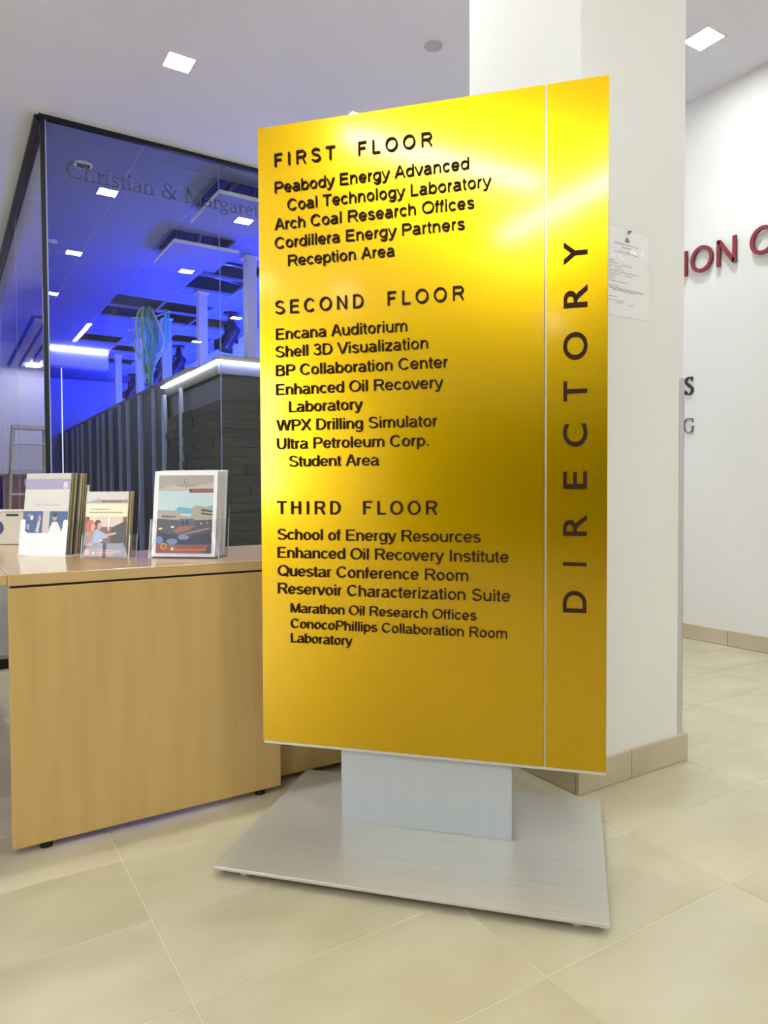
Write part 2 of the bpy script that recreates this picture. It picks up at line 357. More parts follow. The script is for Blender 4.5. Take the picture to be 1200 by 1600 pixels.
SERIF = {   # width, strokes (cap height 1, x-height .62)
 'C': (.82, [arc(.46, .5, .40, .49, 42, 318, T, K), [(.76, .98, .03), (.78, .66, .05)], [(.74, .17, .03), (.80, .24, .03)]]),
 'h': (.62, [[(.14, 0, .1), (.14, 1.02, .1)], arc(.32, .40, .17, .22, 180, 20, T, .06), [(.49, .44, .1), (.49, 0, .1)], serif(.14, .02), serif(.49, .02), [(.02, 1.0, .04), (.16, 1.03, .04)]]),
 'r': (.42, [[(.14, 0, .1), (.14, .64, .1)], arc(.29, .46, .14, .15, 180, 50, T, .05), [(.33, .58, .1), (.41, .56, .1)], serif(.14, .02), [(.02, .62, .04), (.16, .65, .04)]]),
 'i': (.30, [[(.14, 0, .1), (.14, .64, .1)], serif(.14, .02, .26), [(.02, .62, .04), (.16, .65, .04)], [(.09, .90, .11), (.19, .90, .11)]]),
 's': (.44, [arc(.22, .48, .13, .15, 20, 240, .05, .07), arc(.22, .17, .15, .16, 60, -160, .05, .08), [(.16, .35, .09), (.30, .27, .09)], [(.35, .63, .03), (.36, .48, .03)], [(.06, .16, .03), (.06, 0, .03)]]),
 't': (.36, [[(.17, .82, .05), (.16, .12, .1)], arc(.25, .13, .1, .11, 180, 320, .04, .07), [(.03, .61, .04), (.34, .61, .04)]]),
 'a': (.52, [arc(.24, .44, .15, .17, 165, 10, .04, .08), [(.39, .46, .1), (.39, .08, .1)], arc(.21, .17, .15, .15, 100, 340, .05, .09), [(.22, .33, .04), (.38, .38, .04)], [(.39, .06, .05), (.5, .04, .03)]]),
 'n': (.62, [[(.14, 0, .1), (.14, .64, .1)], arc(.32, .42, .17, .2, 180, 20, T, .06), [(.49, .46, .1), (.49, 0, .1)], serif(.14, .02), serif(.49, .02), [(.02, .62, .04), (.16, .65, .04)]]),
 '&': (.95, [arc(.38, .78, .17, .2, -40, 250, .04, .07), [(.27, .66, .08), (.76, .02, .13)], arc(.34, .25, .25, .25, 120, 330, .05, .11), [(.56, .15, .04), (.80, .58, .04)], serif(.80, .6, .24), serif(.84, .02, .18)]),
 'M': (1.08, [[(.16, 0, .045), (.17, 1, .05)], [(.17, .98, .13), (.52, .06, .06)], [(.52, .05, .05), (.88, .98, .06)], [(.90, 0, .13), (.90, 1, .13)], serif(.16, .02), serif(.90, .02, .32), serif(.14, .98, .2), serif(.93, .98, .2)]),
 'g': (.55, [arc(.24, .44, .16, .18, 0, 360, .04, .08), arc(.24, -.12, .22, .13, 0, 360, .045, .06), [(.15, .3, .05), (.12, .16, .06), (.34, .08, .08), (.44, -.04, .06)], [(.38, .56, .05), (.52, .6, .05)]]),
 'e': (.50, [arc(.26, .32, .18, .3, 8, 325, .04, .1), [(.10, .37, .04), (.43, .37, .04)]]),
 'S': (.58, [arc(.28, .75, .19, .21, 25, 235, .07, .12), arc(.28, .25, .21, .23, 60, -160, .07, .14), [(.19, .59, .15), (.40, .41, .15)], [(.47, .98, .04), (.48, .74, .05)], [(.06, .26, .05), (.06, .02, .04)]]),
 'G': (.86, [arc(.46, .5, .38, .47, 48, 318, .03, .07), [(.74, .95, .03), (.76, .7, .03)], [(.74, .06, .06), (.74, .42, .06)], serif(.74, .42, .22, .03)]),
 ' ': (.34, [])}
def serif_line(mb, s, x0, x1, base, cap, fn, h, mt):
    W = sum(SERIF[c][0] for c in s); sx = (x1-x0)/W; x = x0
    for c in s:
        wd, st = SERIF[c]
        for q in st: brush(mb, [(x+u*sx, base+v*cap, q_w*(sx+cap)/2) for u, v, q_w in q], fn, h, mt)
        x += wd*sx

# ================================================================== SETTING
ZC = 3.42
GX, GY = .595, 5.122       # planes of the glazed room's side and front
RX = 4.08                  # right wall
LX, BY, NY, RY = -7.0, -7.0, 13.0, 16.5
# floor
fo = struct(MB().box(LX, RX, BY, NY, -.12, -.0014, 'grout').box(LX, GX, NY, RY, -.12, -.0014, 'grout').build('floor'), 'cream grout bed under large beige stone floor tiles')
tm = MB().box(-.3032, .3032, -.1498, .1498, -.0105, 0, 'floor_tile', .0008)
first = None
TX, TY, DX, DY = .381, .982, .6095, .3025
nt_ = 0
for i in range(-4, 7):
    for j in range(-2, 14):
        x = TX+DX*(i+.5); y = TY+DY*(j+.5)
        if x+DX/2 > RX+.5 or y+DY/2 > GY+.02: continue
        if 1.68 < x-DX/2 and x+DX/2 < 2.2: continue
        if first is None: o = tm.build('floor_tile', fo); first = o
        else: o = first.copy(); COL.objects.link(o)
        o.location = (x, y, 0); o.rotation_euler = (0, 0, PI if (i*3+j) % 2 else 0); nt_ += 1
# outside the area in view the same tiling as one piece
far = MB()
for i in range(-13, 7):
    for j in range(-27, 14):
        if -4 <= i < 7 and -2 <= j < 14: continue
        x = TX+DX*i; y = TY+DY*j
        if x > RX or y > GY: continue
        far.box(x+.0015, x+DX-.0015, y+.0015, y+DY-.0015, -.0105, 0, 'floor_tile')
for i in range(-13, 0):
    for j in range(14, 39): far.box(TX+DX*i+.0015, TX+DX*(i+1)-.0015, TY+DY*j+.0015, TY+DY*(j+1)-.0015, -.0105, 0, 'floor_tile')
o = far.build('floor_tile_field', fo); o['kind'] = 'stuff'
struct(MB().box(GX, RX, GY, RY, -.0104, .002, 'dark_carpet').build('floor_carpet'), 'dark carpet of the glazed room')
# ceiling: lobby slab, and the tiled ceiling of the glazed room
ce = MB().box(LX, RX, BY, GY+.02, ZC, ZC+.1, 'ceiling_paint').box(LX, GX+.02, GY+.02, NY, ZC, ZC+.1, 'ceiling_paint').build('ceiling')
struct(ce, 'smooth pale grey ceiling of the lobby')
# walls
def rbox(*a, mt='wall_paint'): return MB().box(*a, mt)
wr = struct(rbox(RX, RX+.12, BY, RY, 0, 4.2).build('wall_right'), 'warm white wall with raised maroon lettering')
struct(MB().box(LX-.12, LX, BY, -2.6, 0, 2.3, 'dark_wall').box(LX-.12, LX, BY, -2.6, 2.3, ZC+.1, 'wall_paint').box(LX-.12, LX, -2.6, -.85, 0, ZC+.1, 'wall_paint').box(LX-.12, LX, -.85, 1.6, 0, .85, 'wall_paint').box(LX-.12, LX, -.85, 1.6, 2.7, ZC+.1, 'wall_paint').box(LX-.12, LX, 1.6, NY, 0, ZC+.1, 'wall_paint').build('wall_left'))
wn3 = struct(MB().box(LX-.03, LX+.01, -.87, -.83, .85, 2.7, 'white_trim').box(LX-.03, LX+.01, .36, .4, .85, 2.7, 'white_trim').box(LX-.03, LX+.01, 1.58, 1.62, .85, 2.7, 'white_trim').box(LX-.03, LX+.01, -.87, 1.62, .83, .87, 'white_trim').box(LX-.03, LX+.01, -.87, 1.62, 2.68, 2.72, 'white_trim').build('window_3'), 'bright frosted window of the lobby')
MB().box(LX-.06, LX-.04, -.85, 1.6, .85, 2.7, 'daylit').build('pane', wn3)
struct(MB().box(LX, 2.0, BY-.12, BY, 0, 2.3, 'dark_wall').box(LX, 2.0, BY-.12, BY, 2.3, ZC+.1, 'wall_paint').box(2.0, RX, BY-.12, BY, 0, ZC+.1, 'wall_paint').build('wall_back'))
struct(rbox(LX, GX, NY, NY+.12, 0, ZC+.1).build('wall_far'))
wf = struct(rbox(GX-.1, RX+.1, RY, RY+.12, 0, 4.2, mt='blue_wall').build('wall_front'), 'far wall of the glazed room washed in blue light')
# baseboard tiles
bb = struct(MB().box(RX-.006, RX, BY, GY, 0, .092, 'grout').build('baseboard_right'))
bt = MB().box(-.012, 0, -.303, .303, .001, .095, 'base_tile', .002)
f2 = None; y = 2.523-.305-.61*6
while y < GY-.3:
    o = bt.build('baseboard_tile', bb) if f2 is None else f2.copy()
    if f2 is None: f2 = o
    else: COL.objects.link(o)
    o.location = (RX-.002, y, 0); y += .61
# square white column
co = struct(MB().box(1.681, 2.2, 1.534, 2.07, 0, ZC, 'wall_paint', .003).build('column'), 'square warm white column behind the sign')
def btile(x0, x1, y0, y1): return MB().box(x0, x1, y0, y1, .001, .095, 'base_tile', .0015).build('baseboard_tile', co)
btile(1.669, 1.919, 1.522, 1.534); btile(1.922, 2.222, 1.522, 1.534)
btile(1.669, 1.681, 1.536, 2.07); btile(2.2, 2.222, 1.536, 2.07)
MB().box(2.176, 2.2015, 1.5325, 1.534, .098, 1.343, 'corner_guard').box(2.2, 2.2015, 1.5325, 1.56, .098, 1.343, 'corner_guard').build('corner_guard', co)

# ------------------------------------------------------------------ glazed room shell
wn = struct(MB().box(GX-.012, RX, GY-.012, GY+.018, ZC-.03, ZC, 'dark_channel').box(GX, RX, GY-.012, GY+.018, 0, .04, 'dark_channel').build('window_1'), 'frameless glass front of the blue lit room')
def pane(x0, x1, y0, y1, z0, z1, axis, parent):
    mb = MB(); vs = [(x, y, z) for z in (z0, z1) for y in (y0, y1) for x in (x0, x1)]
    F = {'z0': (0, 2, 3, 1), 'z1': (4, 5, 7, 6), 'y0': (0, 1, 5, 4), 'y1': (2, 6, 7, 3), 'x0': (0, 4, 6, 2), 'x1': (1, 3, 7, 5)}
    for k, f in F.items(): mb.faces([vs[i] for i in f], [(0, 1, 2, 3)], 'pane_glass' if k[0] == axis else 'pane_edge')
    # keep outward winding
    return mb.build('pane', parent, fix=False)
xs = [GX+.028, 1.788, 2.984, RX-.005]
for i in range(3): pane(xs[i]+.004, xs[i+1]-.002, GY, GY+.01, .04, ZC-.03, 'y', wn)
ws = struct(MB().box(GX-.035, GX+.03, GY+.02, RY, ZC-.035, ZC, 'dark_channel').box(GX-.01, GX+.02, GY+.02, RY, 0, .04, 'dark_channel').box(GX-.004, GX+.024, GY-.004, GY+.022, 0, ZC-.03, 'dark_channel').build('window_2'), 'glass side of the blue lit room')
MB().box(GX+.024, GX+.032, GY-.003, GY+.004, .04, ZC-.03, 'pane_edge').build('pane_edge', ws)
yy = GY+.025
while yy < RY-.1:
    y2 = min(yy+1.9, RY); pane(GX, GX+.01, yy, y2-.004, .04, ZC-.035, 'x', ws); yy = y2
# lettering on the glass
gl = MB(); serif_line(gl, 'Christian & Margaret', .742, 2.10, 3.052, .105, lambda u, v, d: (u, GY-.002-d, v), .0015, 'glass_letter')
tag(gl.build('glass_lettering', None), 'grey serif donor names fixed along the top of the glass wall', 'lettering')
# ceiling of the glazed room: grid and tiles, some openings
ci = struct(MB().build('ceiling_grid'), 'white suspended ceiling grid of the blue lit room')
cx = [GX+.03, 1.27, 1.89, 2.51, 3.13, 3.75, RX]; cy = [GY+.02]+[5.42+.625*i for i in range(18)]+[RY]
g = MB()
for x in cx: g.box(x-.005, x+.005, GY+.02, RY, ZC-.002, ZC+.03, 'grid_metal')
for y in cy: g.box(GX+.03, RX, y-.005, y+.005, ZC-.003, ZC+.03, 'grid_metal')
g.build('grid_bar', ci)
OPEN = {(1, 2), (3, 2), (4, 3), (5, 3), (7, 2), (8, 2), (7, 3), (8, 3), (8, 4), (10, 4), (11, 2), (12, 3), (14, 3)}
for r in range(len(cy)-1):
    for c in range(6):
        if (r, c) in OPEN: continue
        MB().box(cx[c]+.005, cx[c+1]-.005, cy[r]+.005, cy[r+1]-.005, ZC, ZC+.018, 'ceiling_tile').build('ceiling_tile', ci)
struct(MB().box(GX-.1, RX+.1, GY+.03, RY+.1, 4.1, 4.2, 'plenum').box(GX+.0, GX+.02, GY+.02, RY, ZC+.03, 4.1, 'plenum').box(GX, RX, GY+.02, GY+.03, ZC+.03, 4.1, 'plenum').build('ceiling_plenum'), 'dark void above the open ceiling tiles')
# lowered tiles hanging under their openings
for (r, c, lab) in ((3, 2, 'ceiling tile hanging below its opening, middle of the blue ceiling'), (1, 2, 'ceiling tile hanging below its opening, close behind the glass wall')):
    t = thing('lowered_ceiling_tile', lab, 'ceiling tile', (0, 0, 0))
    MB().box(cx[c]+.004, cx[c+1]+.004, cy[r]-.01, cy[r+1]+.09, 3.30, 3.32, 'ceiling_tile', .003).build('panel', t)
    MB().box(cx[c], cx[c+1]+.01, cy[r]-.02, cy[r]-.01, 3.298, 3.325, 'white_trim').box(cx[c]-.006, cx[c], cy[r]-.02, cy[r+1]+.09, 3.298, 3.325, 'white_trim').build('edge_trim', t)
    for dx, dy in ((.03, .03), (.55, .03), (.03, .6), (.55, .6)):
        MB().cyl((cx[c]+dx, cy[r]+dy, 3.32), (cx[c]+dx, cy[r]+dy, 3.75), .002, 'duct_metal', n=6).build('hanger_wire', t)
# ducts and conduits seen in the openings
for (x0, y0, x1, y1, z, r_, lab) in ((2.2, 5.4, 2.2, 6.1, 3.62, .03, 'conduit above the ceiling opening close behind the glass'), (2.15, 6.6, 2.35, 7.4, 3.6, .025, 'conduit above the ceiling opening with the middle lowered tile'),
                                (2.45, 8.0, 3.2, 8.25, 3.50, .03, 'long bright conduit above the wide ceiling opening'), (2.45, 7.75, 3.2, 7.8, 3.55, .02, 'thin conduit above the wide ceiling opening'),
                                (1.85, 9.5, 3.2, 9.6, 3.55, .04, 'silver duct above the ceiling opening over the cables')):
    tag(MB().cyl((x0, y0, z), (x1, y1, z), r_, 'duct_metal', n=12).build('conduit', None, smooth=True), lab, 'conduit')

# round devices on ceilings
def disc(x, y, r, lab, cat, name, z=ZC, inner=True, mt='white_trim'):
    t = thing(name, lab, cat, (x, y, z))
    MB().cyl((0, 0, 0), (0, 0, -.012), r, mt, r1=r*.96, n=32).build('body', t)
    if inner:
        for a in range(4): MB().box(-r*.7, r*.7, -r*.45+a*r*.3-.004, -r*.45+a*r*.3+.004, -.016, -.012, 'charcoal').build('slot', t)
    return t
disc(.952, 5.73, .065, 'round white ceiling vent disc behind the first glass letters', 'vent', 'ceiling_vent')
disc(.976, 7.59, .042, 'small round white disc on the blue ceiling by the glass corner', 'detector', 'smoke_detector', inner=False)
t = thing('ceiling_speaker', 'round grey ceiling speaker above the sign', 'speaker', (2.353, 3.21, ZC))
MB().cyl((0, 0, 0), (0, 0, -.004), .05, 'speaker_grey', n=36).build('grille', t); MB().cyl((0, 0, 0), (0, 0, -.0055), .052, 'speaker_grey', r1=.049, n=36, caps=False).build('rim', t)
# square downlights
def downlight(x, y, lab, group=None):
    t = thing('downlight', lab, 'ceiling light', (x, y, ZC), 0, group)
    MB().box(-.072, .072, -.072, .072, -.003, 0, 'lens').build('lens', t)
    q = MB()
    for a in ((-.085, .085, -.085, -.073), (-.085, .085, .073, .085), (-.085, -.073, -.073, .073), (.073, .085, -.073, .073)): q.box(*a, -.005, 0, 'white_trim')
    q.build('frame', t)
    ld = bpy.data.lights.new('beam', 'SPOT'); ld.energy = SPOT; ld.color = (.915, .975, 1.0); ld.spot_size = math.radians(106); ld.spot_blend = 1.0; ld.shadow_soft_size = .06
    lo_ = bpy.data.objects.new('beam', ld); COL.objects.link(lo_); lo_.parent = t; lo_.location = (0, 0, -.012)
    return t
downlight(1.203, 4.097, 'square recessed downlight in front of the glass room')
downlight(3.574, 2.383, 'square recessed downlight beside the white column')
downlight(2.375, 4.097, 'square downlight just showing above the top edge of the sign')
downlight(1.203, 2.383, 'square downlight mirrored in the glass wall, left of the lettering tail')
downlight(2.36, 2.383, 'square downlight mirrored below the hanging ceiling tile')
OTH = [(3.574, 4.097)]
for x in (3.574, 1.203):
    for y in (-4.5, -1.15, .67): OTH.append((x, y))
OTH += [(-1.15, -4.5), (-5.39, -1.15), (-5.39, -4.5), (-3.52, -4.5), (-5.3, -.05), (-3.4, .9)]  # spread over the lobby
OTH += [(-1.15, 2.383), (-1.15, 4.097), (-3.52, 2.9), (-3.52, 4.097), (-3.52, 7.5), (-1.15, 6.5), (-1.15, 8.9), (-3.52, 10.4), (-1.15, 12.0), (-.4, 7.2), (-.4, 9.0)]
for x, y in OTH: downlight(x, y, 'square recessed lobby downlight out of view', 'other lobby downlights')
def linear(x0, x1, y0, y1, lab):
    t = thing('linear_light', lab, 'ceiling light', ((x0+x1)/2, (y0+y1)/2, ZC)); a = (x1-x0)/2; b = (y1-y0)/2
    MB().box(-a, a, -b, b, -.02, 0, 'linear_lens').build('lens', t); MB().box(-a-.01, a+.01, -b-.01, b+.01, -.012, 0, 'white_trim').build('frame', t)
linear(1.84, 1.90, -2.07, -.68, 'linear ceiling light mirrored in the glass wall')
linear(-1.86, -1.72, -1.25, .45, 'long ceiling light whose glow lies on the upper sign')
linear(-2.9, -1.2, -1.76, -1.62, 'ceiling light whose glow lies across the narrow sign panel')
tag(MB().box(-.6, -.3, 10.4, 10.7, ZC-.01, ZC, 'linear_lens').build('panel_light'), 'ceiling panel light in the side lobby', 'ceiling light')

# ------------------------------------------------------------------ inside the glazed room
BX, B0, BH = 2.16, 6.2, 2.2
t = thing('stone_clad_booth', 'dark booth of stone courses and ribbed panels inside the glass room', 'booth', (BX, B0, 0))
MB().box(.03, RX-BX-.01, .03, RY-B0-.02, 0, BH-.02, 'dark_panel').build('core', t)
nb = 0
rows = int((2.03-.35)/.085)
for k in range(rows):
    z0 = .35+k*.085
    s = random.uniform(-.3, 0)
    while s < 1.82:        # side face
        L = random.uniform(.3, .62); a = max(s, 0); b = min(s+L, 1.82)
        if b-a > .04 and nb < 150:
            pr = random.uniform(0, .022); MB().box(-pr, .03, a+.002, b-.002, z0+.001, z0+.083, 'stone', .004).build('stone_block', t); nb += 1
        s += L
    s = random.uniform(-.3, 0)
    while s < RX-BX-.02 and nb < 290:
        L = random.uniform(.4, .75); a = max(s, .001); b = min(s+L, RX-BX-.02)
        if b-a > .04:
            pr = random.uniform(0, .022); MB().box(a+.002, b-.002, -pr, .03, z0+.001, z0+.083, 'stone', .004).build('stone_block', t); nb += 1
        s += L
MB().box(-.01, RX-BX-.02, -.01, .03, 2.03, 2.125, 'header_grey').build('header_panel', t)
MB().box(-.01, .03, .03, 1.82, 2.03, 2.11, 'stone').build('header_stone', t)
MB().box(-.05, RX-BX-.02, -.05, 0, 2.128, 2.146, 'led_strip').build('led_strip', t)
MB().box(-.05, 0, .0, 1.84, 2.128, 2.146, 'led_strip').build('led_strip', t)
MB().box(-.012, .2, .9, RY-B0-.02, BH-.02, BH+.03, 'dark_cap').box(-.012, RX-BX-.02, -.012, .2, 2.15, BH-.0, 'dark_cap').build('cap', t)
for a, b in [(1.84+i*.9, 1.84+(i+1)*.9) for i in range(9)]:
    MB().box(-.004, .03, a+.004, b-.004, .05, BH-.02, 'dark_panel').build('side_panel', t)
for y, wd in ((16.3, .05), (15.25, .05), (14.46, .05), (13.41, .06), (12.63, .06), (11.5, .06), (10.93, .08), (10.31, .05), (9.82, .06), (9.13, .12), (8.48, .04), (8.02, .09), (7.37, .03), (11.95, .04), (13.9, .04)):
    MB().box(-.04, -.002, y-B0-wd/2, y-B0+wd/2, .05, BH-.02 if y > 8.1 else 2.05, 'batten').build('batten', t)
# round white columns of the glazed room (square posts)
for i, (x, lab) in enumerate(((2.785, 'white post rising from the booth, closest to the sign'), (2.765, 'white post rising from the booth, second from the sign'), (2.75, 'white post rising from the booth, right of the cables'), (2.735, 'white post rising from the booth, behind the cables'), (2.72, 'white post rising from the booth, farthest back'))):
    y = 7.05+1.54*i
    t = thing('white_post', lab, 'post', (x, y, BH))
    MB().box(-.055, .055, -.055, .055, 0, ZC-BH-.006, 'white_column', .006).build('shaft', t)
    MB().box(-.075, .075, -.075, .075, ZC-BH-.025, ZC-BH-.004, 'white_trim').build('collar', t)
# spotlights
def spot(x, y, lab):
    t = thing('stage_spotlight', lab, 'spotlight', (x, y, ZC), .4); t.scale = (.8, .8, .8)
    MB().cyl((0, 0, 0), (0, 0, -.035), .13, 'black_metal', n=20).build('base_plate', t)
    MB().cyl((0, 0, -.035), (0, 0, -.24), .045, 'black_metal', r1=.085, n=14).build('stem', t)
    MB().box(-.13, -.115, -.03, .03, -.5, -.22, 'black_metal').box(.115, .13, -.03, .03, -.5, -.22, 'black_metal').box(-.13, .13, -.03, .03, -.24, -.22, 'black_metal').build('yoke', t)
    MB().cyl((0, -.12, -.27), (0, .16, -.52), .095, 'black_metal', r1=.13, n=18).build('can', t)
    MB().box(-.15, .15, .13, .15, -.66, -.42, 'black_metal').box(-.15, -.14, .13, .27, -.62, -.44, 'black_metal').box(.14, .15, .13, .27, -.62, -.44, 'black_metal').build('barn_door', t)
for y, lab in ((9.36, 'black stage spotlight closest to the sign, under the blue ceiling'), (11.88, 'black stage spotlight second from the sign, under the blue ceiling'), (13.16, 'black stage spotlight just right of the hanging cables'), (15.2, 'small black stage spotlight left of the hanging cables')):
    spot(3.42, y, lab)
# blue bars on top of the booth
t = thing('blue_light_bar', 'long blue LED bar lying on the booth roof', 'light', (3.3, 10.8, BH))
MB().box(-.2, .2, -4.0, 4.4, 0, .06, 'black_metal').build('housing', t); MB().box(-.17, .17, -3.95, 4.35, .06, .066, 'blue_lens').build('lens', t)
# bulkhead with a light line at the far end, upright light tube
t = thing('lit_bulkhead', 'pale bulkhead with a light line along its top at the far end', 'bulkhead', (0, 12.9, 0))
MB().box(1.58, 2.5, 0, .25, 3.10, ZC-.005, 'white_column').build('body', t); MB().box(1.58, 2.5, -.02, 0, ZC-.05, ZC-.028, 'led_strip').build('light_line', t)
t = thing('upright_light_tube', 'slim upright light tube at the back of the blue room', 'light', (1.9, 14, 0))
MB().cyl((0, 0, .02), (0, 0, 3.3), .010, 'led_faint', n=10).build('tube', t); MB().cyl((0, 0, .002), (0, 0, .02), .08, 'black_metal', n=16).build('foot', t)
# hanging cables
t = thing('cable_bundle', 'tangle of pale cyan cables hanging from a ceiling opening', 'cables', (2.36, 9.6, 3.5))
random.seed(3)
for i in range(26):
    w0 = random.uniform(-.115, .115); d = random.uniform(-.1, .1); ln = random.uniform(.9, 1.3); ph = random.uniform(0, 6)
    pts = []
    for k in range(17):
        s = k/16; pinch = .35+1.1*math.sin(PI*min(1, s*1.05))**.8
        pts.append((w0*pinch+.03*math.sin(ph+s*7), d*pinch+.02*math.cos(ph+s*5), -.09-s*(ln-.19)))
    MB().tube(pts, random.choice((.008, .011, .014)), random.choice(('cable_cyan', 'cable_blue', 'cable_pale', 'cable_cyan')), 6).build('cable', t, smooth=True)
for i in range(7):     # a loop to the right
    pts = []; q = random.uniform(-.03, .03)
    for k in range(19):
        a = PI*k/18; pts.append((.16+q+.09*math.cos(PI-a)*(1+q*6), q, -.09 if k in (0, 18) else -.56*math.sin(a)-.09+q*.5))
    MB().tube(pts, .011, random.choice(('cable_cyan', 'cable_blue')), 6).build('cable', t, smooth=True)
for (a, b) in (((-.2, 0, -.25), (.3, 0, -.1)), ((-.25, 0, -.42), (.3, 0, -.2))): MB().tube([a, ((a[0]+b[0])/2, 0, (a[2]+b[2])/2-.05), b], .009, 'cable_pale', 6).build('cable', t)
random.seed(11)

# ------------------------------------------------------------------ side lobby (seen mirrored in the side glass)
t = thing('step_ladder', 'pale yellow fibreglass step ladder mirrored in the side glass', 'ladder', (.22, 10.0, 0))
for sx in (-1, 1):
    MB().tube([(sx*.28, -.03, 0), (sx*.19, .0, 1.78)], .022, 'fibreglass', 8).build('rail', t)
    MB().tube([(sx*.26, .75, 0), (sx*.17, .06, 1.76)], .018, 'fibreglass', 8).build('rear_rail', t)
for k in range(5):
    z = .3+.32*k; hw = .28-.09*z/1.78; MB().box(-hw, hw, -.05, .04, z, z+.025, 'white_trim').build('step', t)
MB().box(-.2, .2, -.06, .12, 1.77, 1.82, 'fibreglass', .004).build('top_cap', t)
MB().box(-.05, .07, -.062, -.058, 1.06, 1.14, 'white_paper').build('label_card', t)
t = thing('wood_counter', 'brown wooden counter behind the ladder in the side lobby', 'counter', (-.9, 11.2, 0))
MB().box(-1.4, 1.35, 0, .6, .03, 1.2, 'brown_wood').build('body', t); MB().box(-1.44, 1.39, -.03, .63, 1.2, 1.235, 'brown_wood', .004).build('counter_top', t)
t = thing('slatted_ceiling_baffle', 'lilac ceiling baffle with dark lines mirrored in the side glass', 'baffle', (-.1, 11.1, 0))
for i in range(5): MB().box(-.33+i*.135, -.235+i*.135, -1.8, 1.8, 3.0, 3.03, 'slat_lilac').build('slat', t)
MB().box(-.34, .34, -1.82, 1.82, 3.035, 3.06, 'slat_gap').build('backing', t)
MB().box(-.1, .1, 1.2, 1.5, 2.985, 3.0, 'linear_lens').build('lamp', t)
for a in (-1.5, 1.5): MB().cyl((0, a, 3.06), (0, a, ZC), .006, 'duct_metal', n=8).build('hanger_rod', t)

# ================================================================== RIGHT WALL LETTERING
wl = thing('wall_lettering', 'raised maroon capitals on the right wall, cut off by the column', 'lettering', (RX, 2.832, 2.3235))
# ION C measured on the wall; the words before run on behind the column
fnw = lambda u, v, d: (-.012-d, -u, v)
def wl_letter(ch, u0, u1, cap=.158):
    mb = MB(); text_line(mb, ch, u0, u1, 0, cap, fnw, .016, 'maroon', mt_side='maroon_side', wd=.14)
    return mb.build('letter', wl)
for ch, a, b in (('I', 0, .022), ('O', .046, .198), ('N', .224, .348), ('C', .434, .57), ('E', .60, .69), ('N', .72, .845), ('T', .865, .975), ('E', 1.0, 1.09), ('R', 1.12, 1.23)):
    wl_letter(ch, a, b)
u = -.035
for ch, wd in (('T', .11), ('A', .14), ('V', .13), ('O', .152), ('N', .124), ('N', .124), ('I', .022), (' ', .06), ('Y', .12), ('G', .145), ('R', .11), ('E', .09), ('N', .124), ('E', .09)):
    if ch != ' ': wl_letter(ch, u-wd, u)
    u -= wd+.026
for (s, u0, u1, z, cap, mt, nm, lb) in (('S', .008, .075, 1.568, .115, 'charcoal', 'serif_letter', 'bold dark serif S on the wall beside the column'), ('G', .0, .078, 1.323, .098, 'mid_grey_letter', 'serif_letter', 'thin grey serif G on the wall beside the column')):
    mb = MB(); serif_line(mb, s, u0, u1, 0, cap, lambda u, v, d: (-.001-d, -u, v), .012, mt)
    o = mb.build(nm); o.location = (RX, 2.842, z); tag(o, lb, 'lettering')

# certificate on the column
t = thing('certificate_sleeve', 'glossy plastic sleeve with an occupancy certificate on the column', 'certificate', (1.79, 1.534, 1.512))
CW, CH = .222, .286
pg = MB().box(.006, CW-.006, -.0012, -.0006, .004, CH-.004, 'paper').build('certificate_page', t)
pr = MB()
fc = lambda u, v, d: (u, -.0014, v)
text_line(pr, 'TEMPORARY CERTIFICATE OF', .045, .165, .232, .0055, fc, 0, 'charcoal'); text_line(pr, 'OCCUPANCY', .083, .13, .222, .0055, fc, 0, 'charcoal')
pr.poly([(.098, -.0014, .243), (.118, -.0014, .243), (.118, -.0014, .252), (.108, -.0014, .262), (.098, -.0014, .252)], 'mid_grey_letter')
def ln(x0, x1, z, h=.0016, mt='mid_grey_letter'): pr.poly([(x0, -.0014, z), (x1, -.0014, z), (x1, -.0014, z+h), (x0, -.0014, z+h)], mt)
for x0, x1, z in ((.075, .125, .212), (.045, .17, .206), (.02, .045, .176), (.02, .06, .168), (.075, .13, .166), (.02, .035, .16), (.045, .08, .159), (.02, .03, .152), (.045, .09, .15), (.02, .155, .143), (.02, .07, .135), (.095, .13, .134), (.02, .055, .127), (.02, .05, .119), (.02, .11, .111), (.02, .065, .096), (.02, .19, .091), (.02, .19, .087), (.035, .15, .083), (.02, .06, .062), (.02, .1, .05), (.055, .09, .044), (.12, .14, .042)): ln(x0, x1, z)
pr.build('print', t, fix=False)
n = 36; vs = []; fs = []
for i in range(n+1):
    for j in range(n+1):
        a = i/n; b = j/n; wv = .004+.006*math.sin(a*9+b*5)**2*(.3+abs(a-.5))+.010*math.exp(-((b-.64+.06*math.sin(a*7))/.07)**2)+.0016*math.sin(a*31+b*17)*math.sin(b*43)+.006*max(0, a-.8)*3; vs.append((a*CW, -.003-wv, b*CH))
for i in range(n):
    for j in range(n): q = i*(n+1)+j; fs.append((q, q+n+1, q+n+2, q+1))
mb = MB(); mb.faces(vs, fs, 'film'); mb.build('plastic_film', t, fix=False, smooth=True)
MB().poly([(.098, -.012, .268), (.106, -.012, .264), (.11, -.012, .272), (.12, -.012, .276), (.112, -.012, .279), (.1, -.012, .277)], 'p_green').build('tape_mark', t)

